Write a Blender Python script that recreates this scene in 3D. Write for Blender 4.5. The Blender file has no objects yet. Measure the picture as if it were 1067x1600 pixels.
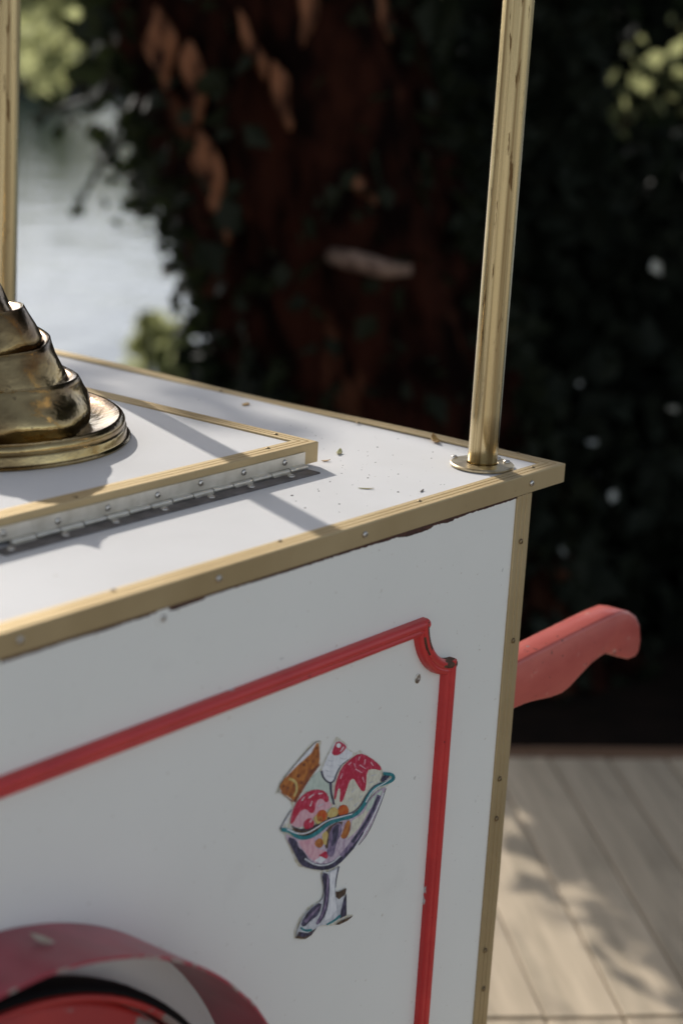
import bpy, math, random
import numpy as np
from mathutils import Vector, Matrix

random.seed(7)
RNG = np.random.default_rng(11)
SC = bpy.context.scene
COL = SC.collection

# ------------------------------------------------------------------ camera
ZT = 0.98                                   # height of the cart's top edge above the deck
CAMPOS = Vector((-1.8502563, -1.0731498, 0.5128206 + ZT))
RIGHT = Vector((0.6067191, -0.7928119, 0.0578041))
DOWN = Vector((-0.1763713, -0.2051635, -0.9627051))
FWD = Vector((0.7751033, 0.5738966, -0.2643059))
FPX = 3154.21                               # focal length in pixels of the 1067 x 1600 picture
cam = bpy.data.cameras.new('camera')
camo = bpy.data.objects.new('camera', cam)
COL.objects.link(camo)
m3 = Matrix((RIGHT, -DOWN, -FWD)).transposed()
camo.matrix_world = Matrix.Translation(CAMPOS) @ m3.to_4x4()
cam.sensor_fit = 'VERTICAL'
cam.sensor_height = 36.0
cam.lens = FPX / 1600.0 * 36.0
cam.clip_start = 0.05
cam.clip_end = 2000
cam.dof.use_dof = True
cam.dof.focus_distance = 2.10
cam.dof.aperture_fstop = 3.0
SC.camera = camo

# ------------------------------------------------------------------ sky, sun, exposure
SUN_EL = math.radians(31.0)
SUN_AZ = Vector((0.39, 0.92)).normalized()
SUN = Vector((SUN_AZ.x * math.cos(SUN_EL), SUN_AZ.y * math.cos(SUN_EL), math.sin(SUN_EL)))
world = bpy.data.worlds.new('World')
SC.world = world
world.use_nodes = True
wn = world.node_tree
sky = wn.nodes.new('ShaderNodeTexSky')
sky.sky_type = 'NISHITA'
sky.sun_disc = False
sky.sun_elevation = SUN_EL
sky.sun_rotation = math.atan2(SUN_AZ.x, SUN_AZ.y)
sky.air_density = 0.7
sky.dust_density = 1.0
sky.ozone_density = 0.0
hs = wn.nodes.new('ShaderNodeHueSaturation')          # hazy, washed-out summer sky
hs.inputs['Saturation'].default_value = 0.55
wn.links.new(sky.outputs[0], hs.inputs['Color'])
wn.links.new(hs.outputs[0], wn.nodes['Background'].inputs[0])
wn.nodes['Background'].inputs[1].default_value = 0.15
sl = bpy.data.lights.new('sun', 'SUN')
sl.energy = 2.9
sl.angle = math.radians(0.53)
sl.color = (1.0, 0.95, 0.88)
so = bpy.data.objects.new('sun', sl)
COL.objects.link(so)
so.rotation_euler = (-SUN).to_track_quat('-Z', 'Y').to_euler()
so.location = (3, 8, 6)
SC.view_settings.view_transform = 'Standard'
SC.view_settings.look = 'None'
SC.view_settings.gamma = 1.0
SC.view_settings.exposure = 0.36
SC.cycles.use_denoising = True
SC.cycles.max_bounces = 8

# ------------------------------------------------------------------ pixel helpers (positions read off planes they touch)
def ray(u, v):
    return RIGHT * ((u - 533.5) / FPX) + DOWN * ((v - 800.0) / FPX) + FWD
def on_face(u, v, y=0.0):
    d = ray(u, v); t = (y - CAMPOS.y) / d.y; return CAMPOS + d * t
def on_level(u, v, z):
    d = ray(u, v); t = (z - CAMPOS.z) / d.z; return CAMPOS + d * t
def at_range(u, v, r):
    d = ray(u, v); return CAMPOS + d * (r / math.hypot(d.x, d.y))

# ------------------------------------------------------------------ mesh helpers
class MB:
    def __init__(s): s.v = []; s.f = []; s.m = []
    def add(s, verts, faces, mat=0):
        o = len(s.v); s.v += [tuple(p) for p in verts]
        for f in faces: s.f.append(tuple(i + o for i in f)); s.m.append(mat)
        return s
    def box(s, a, b, mat=0):
        x0, y0, z0 = a; x1, y1, z1 = b
        return s.add([(x0,y0,z0),(x1,y0,z0),(x1,y1,z0),(x0,y1,z0),(x0,y0,z1),(x1,y0,z1),(x1,y1,z1),(x0,y1,z1)],
                     [(0,3,2,1),(4,5,6,7),(0,1,5,4),(1,2,6,5),(2,3,7,6),(3,0,4,7)], mat)
    def rings(s, rings, closed=True, caps=True, mat=0):
        n = len(rings[0]); vs = [p for r in rings for p in r]; fs = []
        for i in range(len(rings) - 1):
            for j in range(n if closed else n - 1):
                k = (j + 1) % n
                fs.append((i*n+j, i*n+k, (i+1)*n+k, (i+1)*n+j))
        if caps:
            fs.append(tuple(range(n))[::-1]); fs.append(tuple((len(rings)-1)*n + j for j in range(n)))
        return s.add(vs, fs, mat)
    def lathe(s, prof, c=(0,0,0), seg=48, mat=0, fn=None, caps=False):
        rs = []
        for (r, z) in prof:
            ring = []
            for j in range(seg):
                a = 2*math.pi*j/seg
                rr, zz = (r, z) if fn is None else fn(r, z, a)
                ring.append((c[0]+rr*math.cos(a), c[1]+rr*math.sin(a), c[2]+zz))
            rs.append(ring)
        return s.rings(rs, True, caps, mat)
    def tube(s, pts, rad, seg=8, mat=0):
        rs = []
        n = len(pts)
        for i, p in enumerate(pts):
            p = Vector(p)
            d = (Vector(pts[min(i+1, n-1)]) - Vector(pts[max(i-1, 0)])).normalized()
            a = d.orthogonal().normalized() if i == 0 else (a - d * a.dot(d)).normalized()
            b = d.cross(a)
            r = rad[i] if isinstance(rad, (list, tuple)) else rad
            rs.append([p + (a*math.cos(2*math.pi*j/seg) + b*math.sin(2*math.pi*j/seg))*r for j in range(seg)])
        return s.rings(rs, True, True, mat)
    def mesh(s, name, mats, smooth=False):
        me = bpy.data.meshes.new(name)
        me.from_pydata(s.v, [], s.f); me.update()
        for m in mats if isinstance(mats, (list, tuple)) else [mats]: me.materials.append(m)
        if any(s.m): me.polygons.foreach_set('material_index', s.m)
        if smooth is True: me.polygons.foreach_set('use_smooth', [True]*len(me.polygons))
        elif smooth:
            me.polygons.foreach_set('use_smooth', [True]*len(me.polygons))
            me.set_sharp_from_angle(angle=math.radians(smooth))
        return me

def link(name, me, parent=None, loc=None, rot=None):
    o = bpy.data.objects.new(name, me); COL.objects.link(o)
    if loc is not None: o.location = loc
    if rot is not None: o.rotation_mode = 'QUATERNION'; o.rotation_quaternion = rot
    if parent is not None:
        o.parent = parent; o.matrix_parent_inverse = world_of(parent).inverted()
    return o
def world_of(o):
    l = o.matrix_basis if o.parent is None else world_of(o.parent) @ o.matrix_parent_inverse @ o.matrix_basis
    return l
def build(name, mb, mats, parent=None, smooth=False):
    me = mb.mesh(name, mats, smooth)
    o = link(name, me, parent)
    bv = np.empty(len(me.vertices)*3); me.vertices.foreach_get('co', bv); bv = bv.reshape(-1, 3)
    c = (bv.min(0) + bv.max(0))/2                      # origin to the middle of the piece
    me.transform(Matrix.Translation(-Vector(c))); o.location = Vector(c)
    if parent is not None: o.matrix_parent_inverse = world_of(parent).inverted()
    return o
def tag(o, label=None, cat=None, group=None, kind=None):
    if label: o['label'] = label
    if cat: o['category'] = cat
    if group: o['group'] = group
    if kind: o['kind'] = kind
    return o
def empty(name, loc):
    o = bpy.data.objects.new(name, None); COL.objects.link(o); o.location = loc; o.empty_display_size = 0.1
    return o

# ------------------------------------------------------------------ material helpers
def mat(name, col, rough=0.5, metal=0.0, spec=0.5, col2=None, scale=(8,8,8), detail=4, lo=0.4, hi=0.6,
        bump=0.0, bscale=None, bdist=0.002, rough2=None, spots=None, coat=0.0, rand=0.0):
    m = bpy.data.materials.new(name); m.use_nodes = True
    t = m.node_tree; N = t.nodes; L = t.links; b = N['Principled BSDF']
    b.inputs['Base Color'].default_value = (*col, 1); b.inputs['Roughness'].default_value = rough
    b.inputs['Metallic'].default_value = metal; b.inputs['Specular IOR Level'].default_value = spec
    b.inputs['Coat Weight'].default_value = coat
    tc = N.new('ShaderNodeTexCoord'); src = None
    def noise(sc, det=4, r=0.55):
        mp = N.new('ShaderNodeMapping'); mp.inputs['Scale'].default_value = sc
        L.new(tc.outputs['Object'], mp.inputs[0])
        n = N.new('ShaderNodeTexNoise'); n.inputs['Scale'].default_value = 1.0
        n.inputs['Detail'].default_value = det; n.inputs['Roughness'].default_value = r
        L.new(mp.outputs[0], n.inputs['Vector']); return n.outputs['Fac']
    def ramp(s, a, c):
        r = N.new('ShaderNodeMapRange'); r.inputs[1].default_value = a; r.inputs[2].default_value = c
        L.new(s, r.inputs[0]); return r.outputs[0]
    def mix(f, a, c):
        x = N.new('ShaderNodeMix'); x.data_type = 'RGBA'
        if isinstance(f, float): x.inputs[0].default_value = f
        else: L.new(f, x.inputs[0])
        for i, q in ((6, a), (7, c)):
            if isinstance(q, tuple): x.inputs[i].default_value = (*q, 1)
            else: L.new(q, x.inputs[i])
        return x.outputs[2]
    cur = col
    if col2 is not None:
        f = ramp(noise(scale, detail), lo, hi)
        cur = mix(f, col, col2)
        if rough2 is not None:
            r = N.new('ShaderNodeMapRange'); r.inputs[3].default_value = rough; r.inputs[4].default_value = rough2
            L.new(f, r.inputs[0]); L.new(r.outputs[0], b.inputs['Roughness'])
    for (sc, a, c, scol, det) in (spots or []):
        cur = mix(ramp(noise(sc, det, 0.6), a, c), cur, scol)
    if rand:
        oi = N.new('ShaderNodeObjectInfo'); hs = N.new('ShaderNodeHueSaturation')
        r = N.new('ShaderNodeMapRange'); r.inputs[3].default_value = 1-rand; r.inputs[4].default_value = 1+rand
        L.new(oi.outputs['Random'], r.inputs[0]); L.new(r.outputs[0], hs.inputs['Value'])
        if isinstance(cur, tuple): hs.inputs['Color'].default_value = (*cur, 1)
        else: L.new(cur, hs.inputs['Color'])
        cur = hs.outputs[0]
    if not isinstance(cur, tuple): L.new(cur, b.inputs['Base Color'])
    if bump:
        bn = N.new('ShaderNodeBump'); bn.inputs['Strength'].default_value = bump; bn.inputs['Distance'].default_value = bdist
        L.new(noise(bscale or scale, 5), bn.inputs['Height']); L.new(bn.outputs[0], b.inputs['Normal'])
    return m
def leaf_mat(name, col, trans=0.3, tcol=None, var=0.35, rough=0.6, spec=.08):
    m = mat(name, col, rough, 0.0, spec, col2=tuple(c*(1-var) for c in col), scale=(2.3,2.3,2.3), lo=0.35, hi=0.65)
    t = m.node_tree; N = t.nodes; L = t.links; b = N['Principled BSDF']
    if trans > 0:
        tr = N.new('ShaderNodeBsdfTranslucent'); tr.inputs[0].default_value = (*(tcol or col), 1)
        mx = N.new('ShaderNodeMixShader'); mx.inputs[0].default_value = trans
        L.new(b.outputs[0], mx.inputs[1]); L.new(tr.outputs[0], mx.inputs[2])
        L.new(mx.outputs[0], N['Material Output'].inputs[0])
    return m

M = {}
M['white'] = mat('white_panel', (.82,.805,.74), .42, spec=.35, col2=(.78,.765,.70), scale=(3,3,3), lo=.35, hi=.7,
                 bump=.06, bscale=(9,9,9), bdist=.004,
                 spots=[((9,9,9), .62, .85, (.74,.72,.66), 5), ((150,150,150), .70, .74, (.62,.58,.50), 2), ((60,60,60), .71, .76, (.55,.53,.48), 3)])
M['white_top'] = mat('white_top', (.72,.71,.70), .5, spec=.2, col2=(.67,.66,.645), scale=(5,5,5), lo=.4, hi=.7,
                 spots=[((90,90,90), .70, .76, (.52,.49,.43), 4)])
M['brass_trim'] = mat('gold_anodised_trim', (.57,.455,.275), .56, 1.0, col2=(.43,.325,.175), scale=(5,5,5), lo=.3, hi=.75, rough2=.66,
                 spots=[((120,120,120), .70, .76, (.36,.27,.14), 4), ((30,30,30), .70, .82, (.40,.28,.15), 5)])
M['brass_pole'] = mat('brass_tube', (.62,.505,.29), .22, 1.0, col2=(.25,.175,.085), scale=(130,130,.9), lo=.40, hi=.60, rough2=.36,  # dark vertical streaks paint reflections into the brass
                 spots=[((190,190,26), .63, .68, (.12,.07,.03), 4), ((40,40,6), .66, .8, (.32,.24,.12), 3)], bump=.1, bscale=(120,120,8), bdist=.0004)
M['brass_cone'] = mat('tarnished_brass', (.48,.355,.165), .13, 1.0, col2=(.13,.075,.032), scale=(9,9,14), lo=.36, hi=.62, rough2=.22,  # dark patches: tarnish plus painted reflections of dark surroundings
                 spots=[((60,60,90), .66, .76, (.07,.04,.025), 4)], bump=.35, bscale=(13,13,17), bdist=.010)
M['brass_plate'] = mat('dull_brass_plate', (.58,.49,.33), .36, 1.0, col2=(.38,.30,.18), scale=(60,60,60), lo=.4, hi=.65,
                 bump=.1, bscale=(90,90,90), bdist=.0005)
M['steel_shaded'] = mat('shaded_steel', (.20,.18,.175), .55, .7, col2=(.13,.115,.11), scale=(50,50,50))  # hinge steel darkened to carry the lid's shade
M['screw_dull'] = mat('tarnished_screw', (.30,.23,.13), .5, 1.0, col2=(.14,.09,.05), scale=(300,300,300))
M['steel'] = mat('zinc_steel', (.72,.68,.60), .48, .85, col2=(.58,.54,.46), scale=(30,30,30))
M['screw'] = mat('screw_steel', (.62,.60,.56), .3, 1.0, col2=(.35,.30,.25), scale=(160,160,160))
M['red'] = mat('red_paint', (.60,.040,.036), .38, col2=(.48,.028,.028), scale=(14,14,14), lo=.35, hi=.7,
                 spots=[((55,55,22), .70, .73, (.44,.42,.40), 3), ((120,120,120), .73, .76, (.03,.012,.01), 2)], bump=.15, bscale=(60,60,25), bdist=.0008)
M['bare_wood'] = mat('bare_brown_wood', (.115,.055,.026), .8, col2=(.05,.02,.012), scale=(150,150,60), bump=.5, bscale=(200,200,80), bdist=.001)
M['red_handle'] = mat('faded_red_paint', (.58,.13,.095), .33, col2=(.45,.075,.058), scale=(9,26,26), lo=.3, hi=.7,
                 spots=[((60,60,60), .64, .70, (.58,.26,.20), 4), ((110,110,110), .68, .71, (.06,.02,.018), 2), ((34,34,34), .70, .75, (.20,.11,.09), 3)], bump=.2, bscale=(40,40,40), bdist=.001)
M['maroon'] = mat('maroon_fender', (.40,.050,.075), .36, col2=(.29,.034,.05), scale=(12,12,12),
                 spots=[((45,45,45), .72, .77, (.08,.02,.02), 3)])
M['chip'] = mat('chipped_edge', (.34,.25,.21), .7, col2=(.34,.035,.05), scale=(60,60,60), lo=.40, hi=.46)
M['wheel_red'] = mat('wheel_red', (.45,.028,.02), .5, col2=(.36,.02,.018), scale=(10,10,10),
                 spots=[((11,11,11), .60, .62, (.26,.20,.17), 4)])
M['rubber'] = mat('black_rubber', (.010,.009,.009), .8, spec=.1, bump=.2, bscale=(120,120,120))
M['ply'] = mat('brown_core_edge', (.085,.032,.018), .85, col2=(.04,.015,.01), scale=(180,180,180), bump=.6, bscale=(260,260,260), bdist=.001)
M['dark'] = mat('dark_void', (.02,.016,.014), .9)

# ------------------------------------------------------------------ ground, river
def terrain_h(x, y):
    u = (x - CAMPOS.x)*0.78 + (y - CAMPOS.y)*0.625
    w = 0.5*math.sin(x*0.21) + 0.4*math.sin(y*0.17+1)
    u += w
    h = -0.16
    if u > 6.6: h = -0.16 - 1.5*min(1, (u-6.6)/2.6)
    if u > 31: h = -1.66 + 1.5*min(1, (u-31)/5.0) + 0.006*max(0, u-36)
    return h + 0.04*math.sin(x*1.7)*math.sin(y*1.3)
def axis(a, b, fine, c0, c1):
    xs = []; x = a
    while x < b:
        xs.append(x); x += fine if c0 < x < c1 else max(fine*6, min(abs(x-c0), abs(x-c1))*0.3)
    return xs + [b]
gx = axis(-500, 700, 0.7, -8, 45); gy = axis(-500, 700, 0.7, -8, 45)
g = MB(); nx, ny = len(gx), len(gy)
g.add([(x, y, terrain_h(x, y)) for y in gy for x in gx],
      [(j*nx+i, j*nx+i+1, (j+1)*nx+i+1, (j+1)*nx+i) for j in range(ny-1) for i in range(nx-1)])
M['soil'] = mat('leaf_litter_soil', (.022,.015,.011), .95, spec=.02, col2=(.016,.012,.009), scale=(9,9,9), bump=.6, bscale=(18,18,18), bdist=.03)
tag(build('ground', g, M['soil'], smooth=True), kind='structure')
M['water'] = mat('river_water', (.024,.042,.042), .06, spec=.5, bump=.6, bscale=(1.3,1.3,1.3), bdist=.05)
M['water'].node_tree.nodes['Principled BSDF'].inputs['IOR'].default_value = 1.33
wq = MB().add([(-500,-500,-.9),(700,-500,-.9),(700,700,-.9),(-500,700,-.9)], [(0,1,2,3)])
tag(build('river', wq, M['water']), kind='structure')

# unseen pale ground added behind the camera to bounce light onto the cart
M['gravel_bounce'] = mat('pale_bounce_gravel', (.56,.51,.43), .9, col2=(.46,.42,.35), scale=(30,30,30), bump=.4, bscale=(60,60,60), bdist=.01)
tg = MB(); _u = Vector((math.sqrt(.5), math.sqrt(.5), 0)); _v = Vector((-math.sqrt(.5), math.sqrt(.5), 0))
for (ua, ub, va, vb) in ((-40, -3.83, -40, 30), (-3.83, 1.4, -40, -2.9), (-3.83, 1.4, 2.1, 30)):
    c4 = [_u*a + _v*b + Vector((0,0,-.08)) for a, b in ((ua,va),(ub,va),(ub,vb),(ua,vb))]
    tg.add(c4, [(0,1,2,3)])
tag(build('bounce_terrace', tg, M['gravel_bounce']), kind='structure')

# ------------------------------------------------------------------ deck of planks, laid at 45 degrees to the cart
M['plank'] = mat('weathered_plank', (.51,.41,.285), .74, col2=(.37,.295,.20), scale=(3,45,45), lo=.35, hi=.68, rand=.2,
                 spots=[((14,14,14), .70, .78, (.20,.15,.11), 3), ((2.2,9,9), .52, .75, (.27,.22,.15), 5)], bump=.35, bscale=(4,90,90), bdist=.0015)
M['edge_board'] = mat('brown_edge_board', (.22,.13,.08), .75, spec=.1, col2=(.15,.085,.05), scale=(3,40,40), bump=.3, bscale=(4,80,80))
deck = tag(empty('deck', (0,0,0)), kind='structure')
UD = Vector((math.sqrt(.5), math.sqrt(.5), 0)); VD = Vector((-math.sqrt(.5), math.sqrt(.5), 0))
def plank_mesh(L, W, T=0.026, c=0.003):
    pr = [(-W/2, -T), (W/2, -T), (W/2, -c), (W/2-c, 0), (-W/2+c, 0), (-W/2, -c)]
    return MB().rings([[(x, a, b) for a, b in pr] for x in (-L/2, L/2)])
PITCH = 0.120
secs = [(0.546, 1.538), (-0.905, 0.538), (-2.36, -0.913), (-3.8, -2.368)]
qrot = Matrix.Rotation(math.radians(45), 3, 'Z').to_quaternion()
for (u0, u1) in secs:
    me = plank_mesh(u1-u0, PITCH-0.0030).mesh('plank', M['plank'])
    for k in range(-20, 21):
        v = -0.429 + (k+0.5)*PITCH
        p = UD*((u0+u1)/2) + VD*v
        o = link('plank', me, deck, (p.x, p.y, random.uniform(-.0012, .0012)),
                 qrot @ Vector((0,0,1)).rotation_difference(Vector((random.gauss(0,.0015), random.gauss(0,.002), 1))))
me = plank_mesh(2.5, 0.054).mesh('edge_board', M['edge_board'])
for k in (-1, 0):
    p = UD*1.570 + VD*(-0.4 + (k+0.5)*2.504)
    link('edge_board', me, deck, (p.x, p.y, 0.001), Matrix.Rotation(math.radians(135), 3, 'Z').to_quaternion())
jm = MB().box((-2.5, -.03, -.14), (2.5, .03, -.0275)).mesh('joist', M['dark'])
for u in (-3.0, -2.36, -1.6, -.9, -.2, .54, 1.1, 1.56):
    p = UD*u + VD*(-.4); link('joist', jm, deck, (p.x, p.y, 0), Matrix.Rotation(math.radians(135), 3, 'Z').to_quaternion())

# ================================================================== THE CART
CX0, CX1, CY1 = 0.0, -1.766, 0.846         # outer edges of the top
BX0, BX1 = -0.0634, -1.7026                # body sides
FY = 0.0025                                # plane of the front panel
cart = tag(empty('ice_cream_cart', (-.883, .423, 0)),
           'white ice cream cart with gold edging, red mouldings and a sundae sticker', 'cart')
body = MB().box((BX1, .004, .25), (BX0-.001, .80, ZT-.02))
build('body', body, M['white'], cart)
fp = MB().box((BX1+.002, FY, .25), (BX0-.002, FY+.0012, ZT-.012))
build('front_panel', fp, M['white'], cart)
tp = MB().box((CX1+.003, .003, ZT-.0195), (CX0-.003, CY1-.003, ZT-.0019))
build('top_panel', tp, M['white_top'], cart)

# grooved gold angle trims with mitred ends
PT = [(0,-.0208),(0,-.0012),(.0004,-.0003),(.0012,0),(.0066,0),(.0069,-.0016),(.0078,-.0016),(.0081,0),(.0128,0),
      (.0131,-.0016),(.0140,-.0016),(.0143,0),(.0200,0),(.0207,-.0012),(.0207,-.0017),(.0016,-.0017),(.0016,-.0208)]
def angle_trim(A, B, inward, prof=PT, nseg=1, wob=0.0):
    A = Vector(A); B = Vector(B); D = (B-A).normalized(); I = Vector(inward)
    L = (B-A).length; rings = []
    for k in range(nseg+1):
        t = k/nseg
        w = wob*math.sin(t*9.0)*math.sin(t*math.pi)
        rings.append([A + D*((1-2*t)*o + t*L) + I*(o+0) + Vector((0,0,h + w)) for o, h in prof])
    return MB().rings(rings)
front_trim = build('front_edge_trim', angle_trim((CX1,0,ZT),(CX0,0,ZT),(0,1,0)), M['brass_trim'], cart)
side_trim = build('side_edge_trim', angle_trim((CX0,0,ZT),(CX0,CY1,ZT),(-1,0,0), nseg=24, wob=.0016), M['brass_trim'], cart)
build('back_edge_trim', angle_trim((CX0,CY1,ZT),(CX1,CY1,ZT),(0,-1,0)), M['brass_trim'], cart)
build('side_edge_trim', angle_trim((CX1,CY1,ZT),(CX1,0,ZT),(1,0,0)), M['brass_trim'], cart)

# corner angles on the body
def corner_trim(x_out, y_out, sx, sy):
    W = .0278
    pr = [(0,0),(.0007,-.0007),(.0095,-.0007),(.0101,.0003),(.0115,.0003),(.0121,-.0007),(.0175,-.0007),(.0181,.0003),(.0195,.0003),(.0201,-.0007),(W-.0006,-.0007),(W,0),(W,.0022),(0,.0022)]
    mb = MB()
    zs = [.25 + (ZT-.0215-.25)*i/30 for i in range(31)]
    r = []
    for z in zs:
        e = .0011*math.exp(-((z-.51)/.035)**2)
        r.append([(x_out - sx*(a - (e if a < .012 else 0)), y_out + sy*b, z) for a, b in pr])
    mb.rings(r)
    mb.box((min(x_out, x_out-sx*.002), min(y_out+sy*.0024, y_out+sy*.028), .25), (max(x_out, x_out-sx*.002), max(y_out+sy*.0024, y_out+sy*.028), ZT-.0215))
    return build('corner_trim', mb, M['brass_trim'], cart)
ct = corner_trim(BX0, .0008, 1, 1); corner_trim(BX1, .0008, -1, 1)
corner_trim(BX0, .801, 1, -1); corner_trim(BX1, .801, -1, -1)

# screws
def screw_mesh(r=.0034, hole=True):
    pr = [(r*1.0, 0), (r, r*.18), (r*.86, r*.42), (r*.58, r*.56)]
    pr += [(r*.36, r*.58), (r*.30, r*.12), (.00001, r*.10)] if hole else [(r*.3, r*.62), (.00001, r*.64)]
    return MB().lathe(pr, seg=14).mesh('screw', M['screw'], 50)
SCREW = screw_mesh(); DOME = screw_mesh(.0040, False)
DULL = screw_mesh(.0030, True); DULL.materials.clear(); DULL.materials.append(M['screw_dull'])
def screw(parent, p, n, me=None, s=1.0):
    o = link('screw', me or SCREW, parent, p, Vector((0,0,1)).rotation_difference(Vector(n)))
    o.scale = (s, s, s); return o
for u, v in ((830,755),(570,835),(342,904),(32,1000)): screw(front_trim, on_face(u, v, -.0001), (0,-1,0))
for u, v in ((655,783.5),(437,846),(177,923),(832,731)): screw(front_trim, on_level(u, v, ZT-.0002), (0,0,1), DULL, .8)
for u, v in ((809,708.5),(559,661),(345,611)): screw(side_trim, on_level(u, v, ZT-.0002), (0,0,1), DULL, .8)
for u, v in ((813,846),(801,1001),(780,1217),(775,1279),(757.5,1485),(755,1545)): screw(ct, on_face(u, v, -.0001), (0,-1,0), DULL, 1.05)

# broken brown strip of core showing under the front trim
mb = MB(); top = []; bot = []
chips = [(0,3),(60,3.5),(110,2),(145,3),(165,4),(200,2),(232,3),(238,1),(252,1),(262,4.5),(272,6),(290,5),(318,4),(322,1),(360,1.2),(400,1.5),(430,2),(480,2),(520,1.6),
         (585,2),(602,3),(618,2.2),(632,5.5),(642,6.5),(672,5.5),(677,2.5),(690,2.2),(694,4.2),(706,4.5),(710,2),(722,2),(727,.8),(745,.8),(760,1.4),(800,.8),(812,.8)]
xs = np.arange(0, 812, 1.6)
hh = np.interp(xs, [c[0] for c in chips], [c[1] for c in chips]) + RNG.normal(0, .45, len(xs))
for u, h in zip(xs, hh):
    vedge = 1031 - .3165*u
    a = on_face(u, vedge, FY); bq = on_face(u, vedge + max(.5, h + 2.4), FY)
    top.append((a.x, FY-.0004, ZT-.0195)); bot.append((bq.x, FY-.0004, min(bq.z, ZT-.0212)))
n = len(top)
back = [(x, FY+.0004, z) for x, y, z in bot]
mb.add(top + bot + back, [(i, n+i, n+i+1, i+1) for i in range(n-1)] + [(n+i, 2*n+i, 2*n+i+1, n+i+1) for i in range(n-1)])
build('chipped_strip', mb, M['ply'], cart)

# pole with a round foot plate at each corner of the top
PX, PY = -.0787, .0560
def pole(x, y, hi=1.15):
    mb = MB()
    r = .016; pr = [(r-.002, ZT+.0005), (r-.0004, ZT+.0005), (r, ZT+.001)] + [(r, ZT+.001+hi*k/20) for k in range(1, 21)] + [(r-.002, ZT+.001+hi)]
    mb.lathe(pr, (x, y, 0), 40)
    o = build('pole', mb, M['brass_pole'], cart, 60)
    R = .0345
    pl = MB().lathe([(.0175, ZT-.0015), (R-.001, ZT-.0015), (R, ZT-.0005), (R, ZT+.0012), (R-.0012, ZT+.0024), (.0175, ZT+.0028), (.0168, ZT+.0020), (.0168, ZT-.0015)], (x, y, 0), 48)
    b = build('base_plate', pl, M['brass_plate'], o, 40)
    return o, b
p0, b0 = pole(PX, PY)
for (x, y) in ((PX, .790), (CX1-PX, PY), (CX1-PX, .790)):
    p1, b1 = pole(x, y)
    for a in (.6, 2.7, 4.8):
        screw(p1, (x+.0255*math.cos(a), y+.0255*math.sin(a), ZT+.0024), (0,0,1), DOME, .9)
for u, v in ((709.5,714),(752.5,726.5),(791,722),(777,717)): screw(p0, on_level(u, v, ZT+.0024), (0,0,1), DOME if u > 760 else None, 1.0)

# unseen canvas roof added on the poles to cut sky light on the top
M['canvas'] = mat('shade_roof', (.70,.68,.62), .85, col2=(.62,.60,.54), scale=(6,6,6))
RZ = ZT + 1.15; rx0, rx1, ry0, ry1 = CX1-.06, CX0+.06, -.06, CY1+.06
rf = MB(); ridge = RZ + .16
rf.add([(rx0,ry0,RZ),(rx1,ry0,RZ),(rx1,ry1,RZ),(rx0,ry1,RZ),(rx0+.3,(ry0+ry1)/2,ridge),(rx1-.3,(ry0+ry1)/2,ridge)],
       [(0,1,5,4),(1,2,5),(2,3,4,5),(3,0,4)])
val = []
per = [(rx0,ry0,rx1,ry0),(rx1,ry0,rx1,ry1),(rx1,ry1,rx0,ry1),(rx0,ry1,rx0,ry0)]
for (xa,ya,xb,yb) in per:
    n = max(4, round(math.hypot(xb-xa, yb-ya)/.11))*6; tp_ = []; bt_ = []
    for i in range(n+1):
        t = i/n; x_, y_ = xa+(xb-xa)*t, ya+(yb-ya)*t
        tp_.append((x_, y_, RZ)); bt_.append((x_, y_, RZ-.05-.035*abs(math.sin(math.pi*i/6))))
    rf.add(tp_+bt_, [(i, i+1, n+1+i+1, n+1+i) for i in range(n)])
build('shade_roof', rf, M['canvas'], cart)

# hatch lid with its gold edging and piano hinge
LX0, LX1, LY0, LY1, LZ = -.2142, -.700, .1737, .672, ZT+.0242
lid = build('lid', MB().box((LX1+.002, LY0+.002, ZT+.0022), (LX0-.002, LY1-.002, LZ-.0018)), M['white_top'], cart)
PL = [(o, (h if h > -.02 else -.0218)) for o, h in PT]
lid_trims = []
for A, B, I in (((LX1,LY0,LZ),(LX0,LY0,LZ),(0,1,0)), ((LX0,LY0,LZ),(LX0,LY1,LZ),(-1,0,0)), ((LX0,LY1,LZ),(LX1,LY1,LZ),(0,-1,0)), ((LX1,LY1,LZ),(LX1,LY0,LZ),(1,0,0))):
    lid_trims.append(build('lid_trim', angle_trim(A, B, I, PL), M['brass_trim'], lid))
HX0, HX1 = -.2372, LX1+.02
build('hinge_leaf', MB().box((HX1, LY0-.0016, ZT+.0030), (HX0, LY0-.0002, ZT+.0166)), M['steel'], lid)
hl = build('hinge_leaf', MB().box((HX1, .1500, ZT-.0018), (HX0-.002, .1668, ZT-.0003)), M['steel_shaded'], cart)
x = HX0; k = 0; step = .0300
while x - step > HX1:
    kn = MB(); r = .0026 if k % 2 == 0 else .00245
    kn.tube([(x-.0003, .1694, ZT+.0015), (x-step+.0012, .1694, ZT+.0015)], r, 12)
    if k % 2 == 0: kn.box((x-step+.002, .1700, ZT+.0012), (x-.001, .1722, ZT+.0042))
    else: kn.box((x-step+.002, .1655, ZT-.0006), (x-.001, .1690, ZT+.0010))
    build('hinge_knuckle', kn, M['steel'], lid, 40)
    x -= step; k += 1
for u, v in ((445,722.5),(381,738),(314,754.5),(246.5,773.5),(169,793.5),(91,814),(6,833)):
    screw(lid, on_face(u, v, LY0-.0016), (0,-1,0))
for u, v in ((457,746),(394,762),(329,777.5),(258,797),(184,817.5),(106,838),(24,861)):
    p = on_level(u, v-1, ZT-.0003); p.y = .1585; screw(hl, p, (0,0,1), DOME)
for u, v in ((418.5,701),(118.5,777.5)): screw(lid_trims[0], on_level(u, v, LZ-.0002), (0,0,1), DULL, .8)
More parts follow.
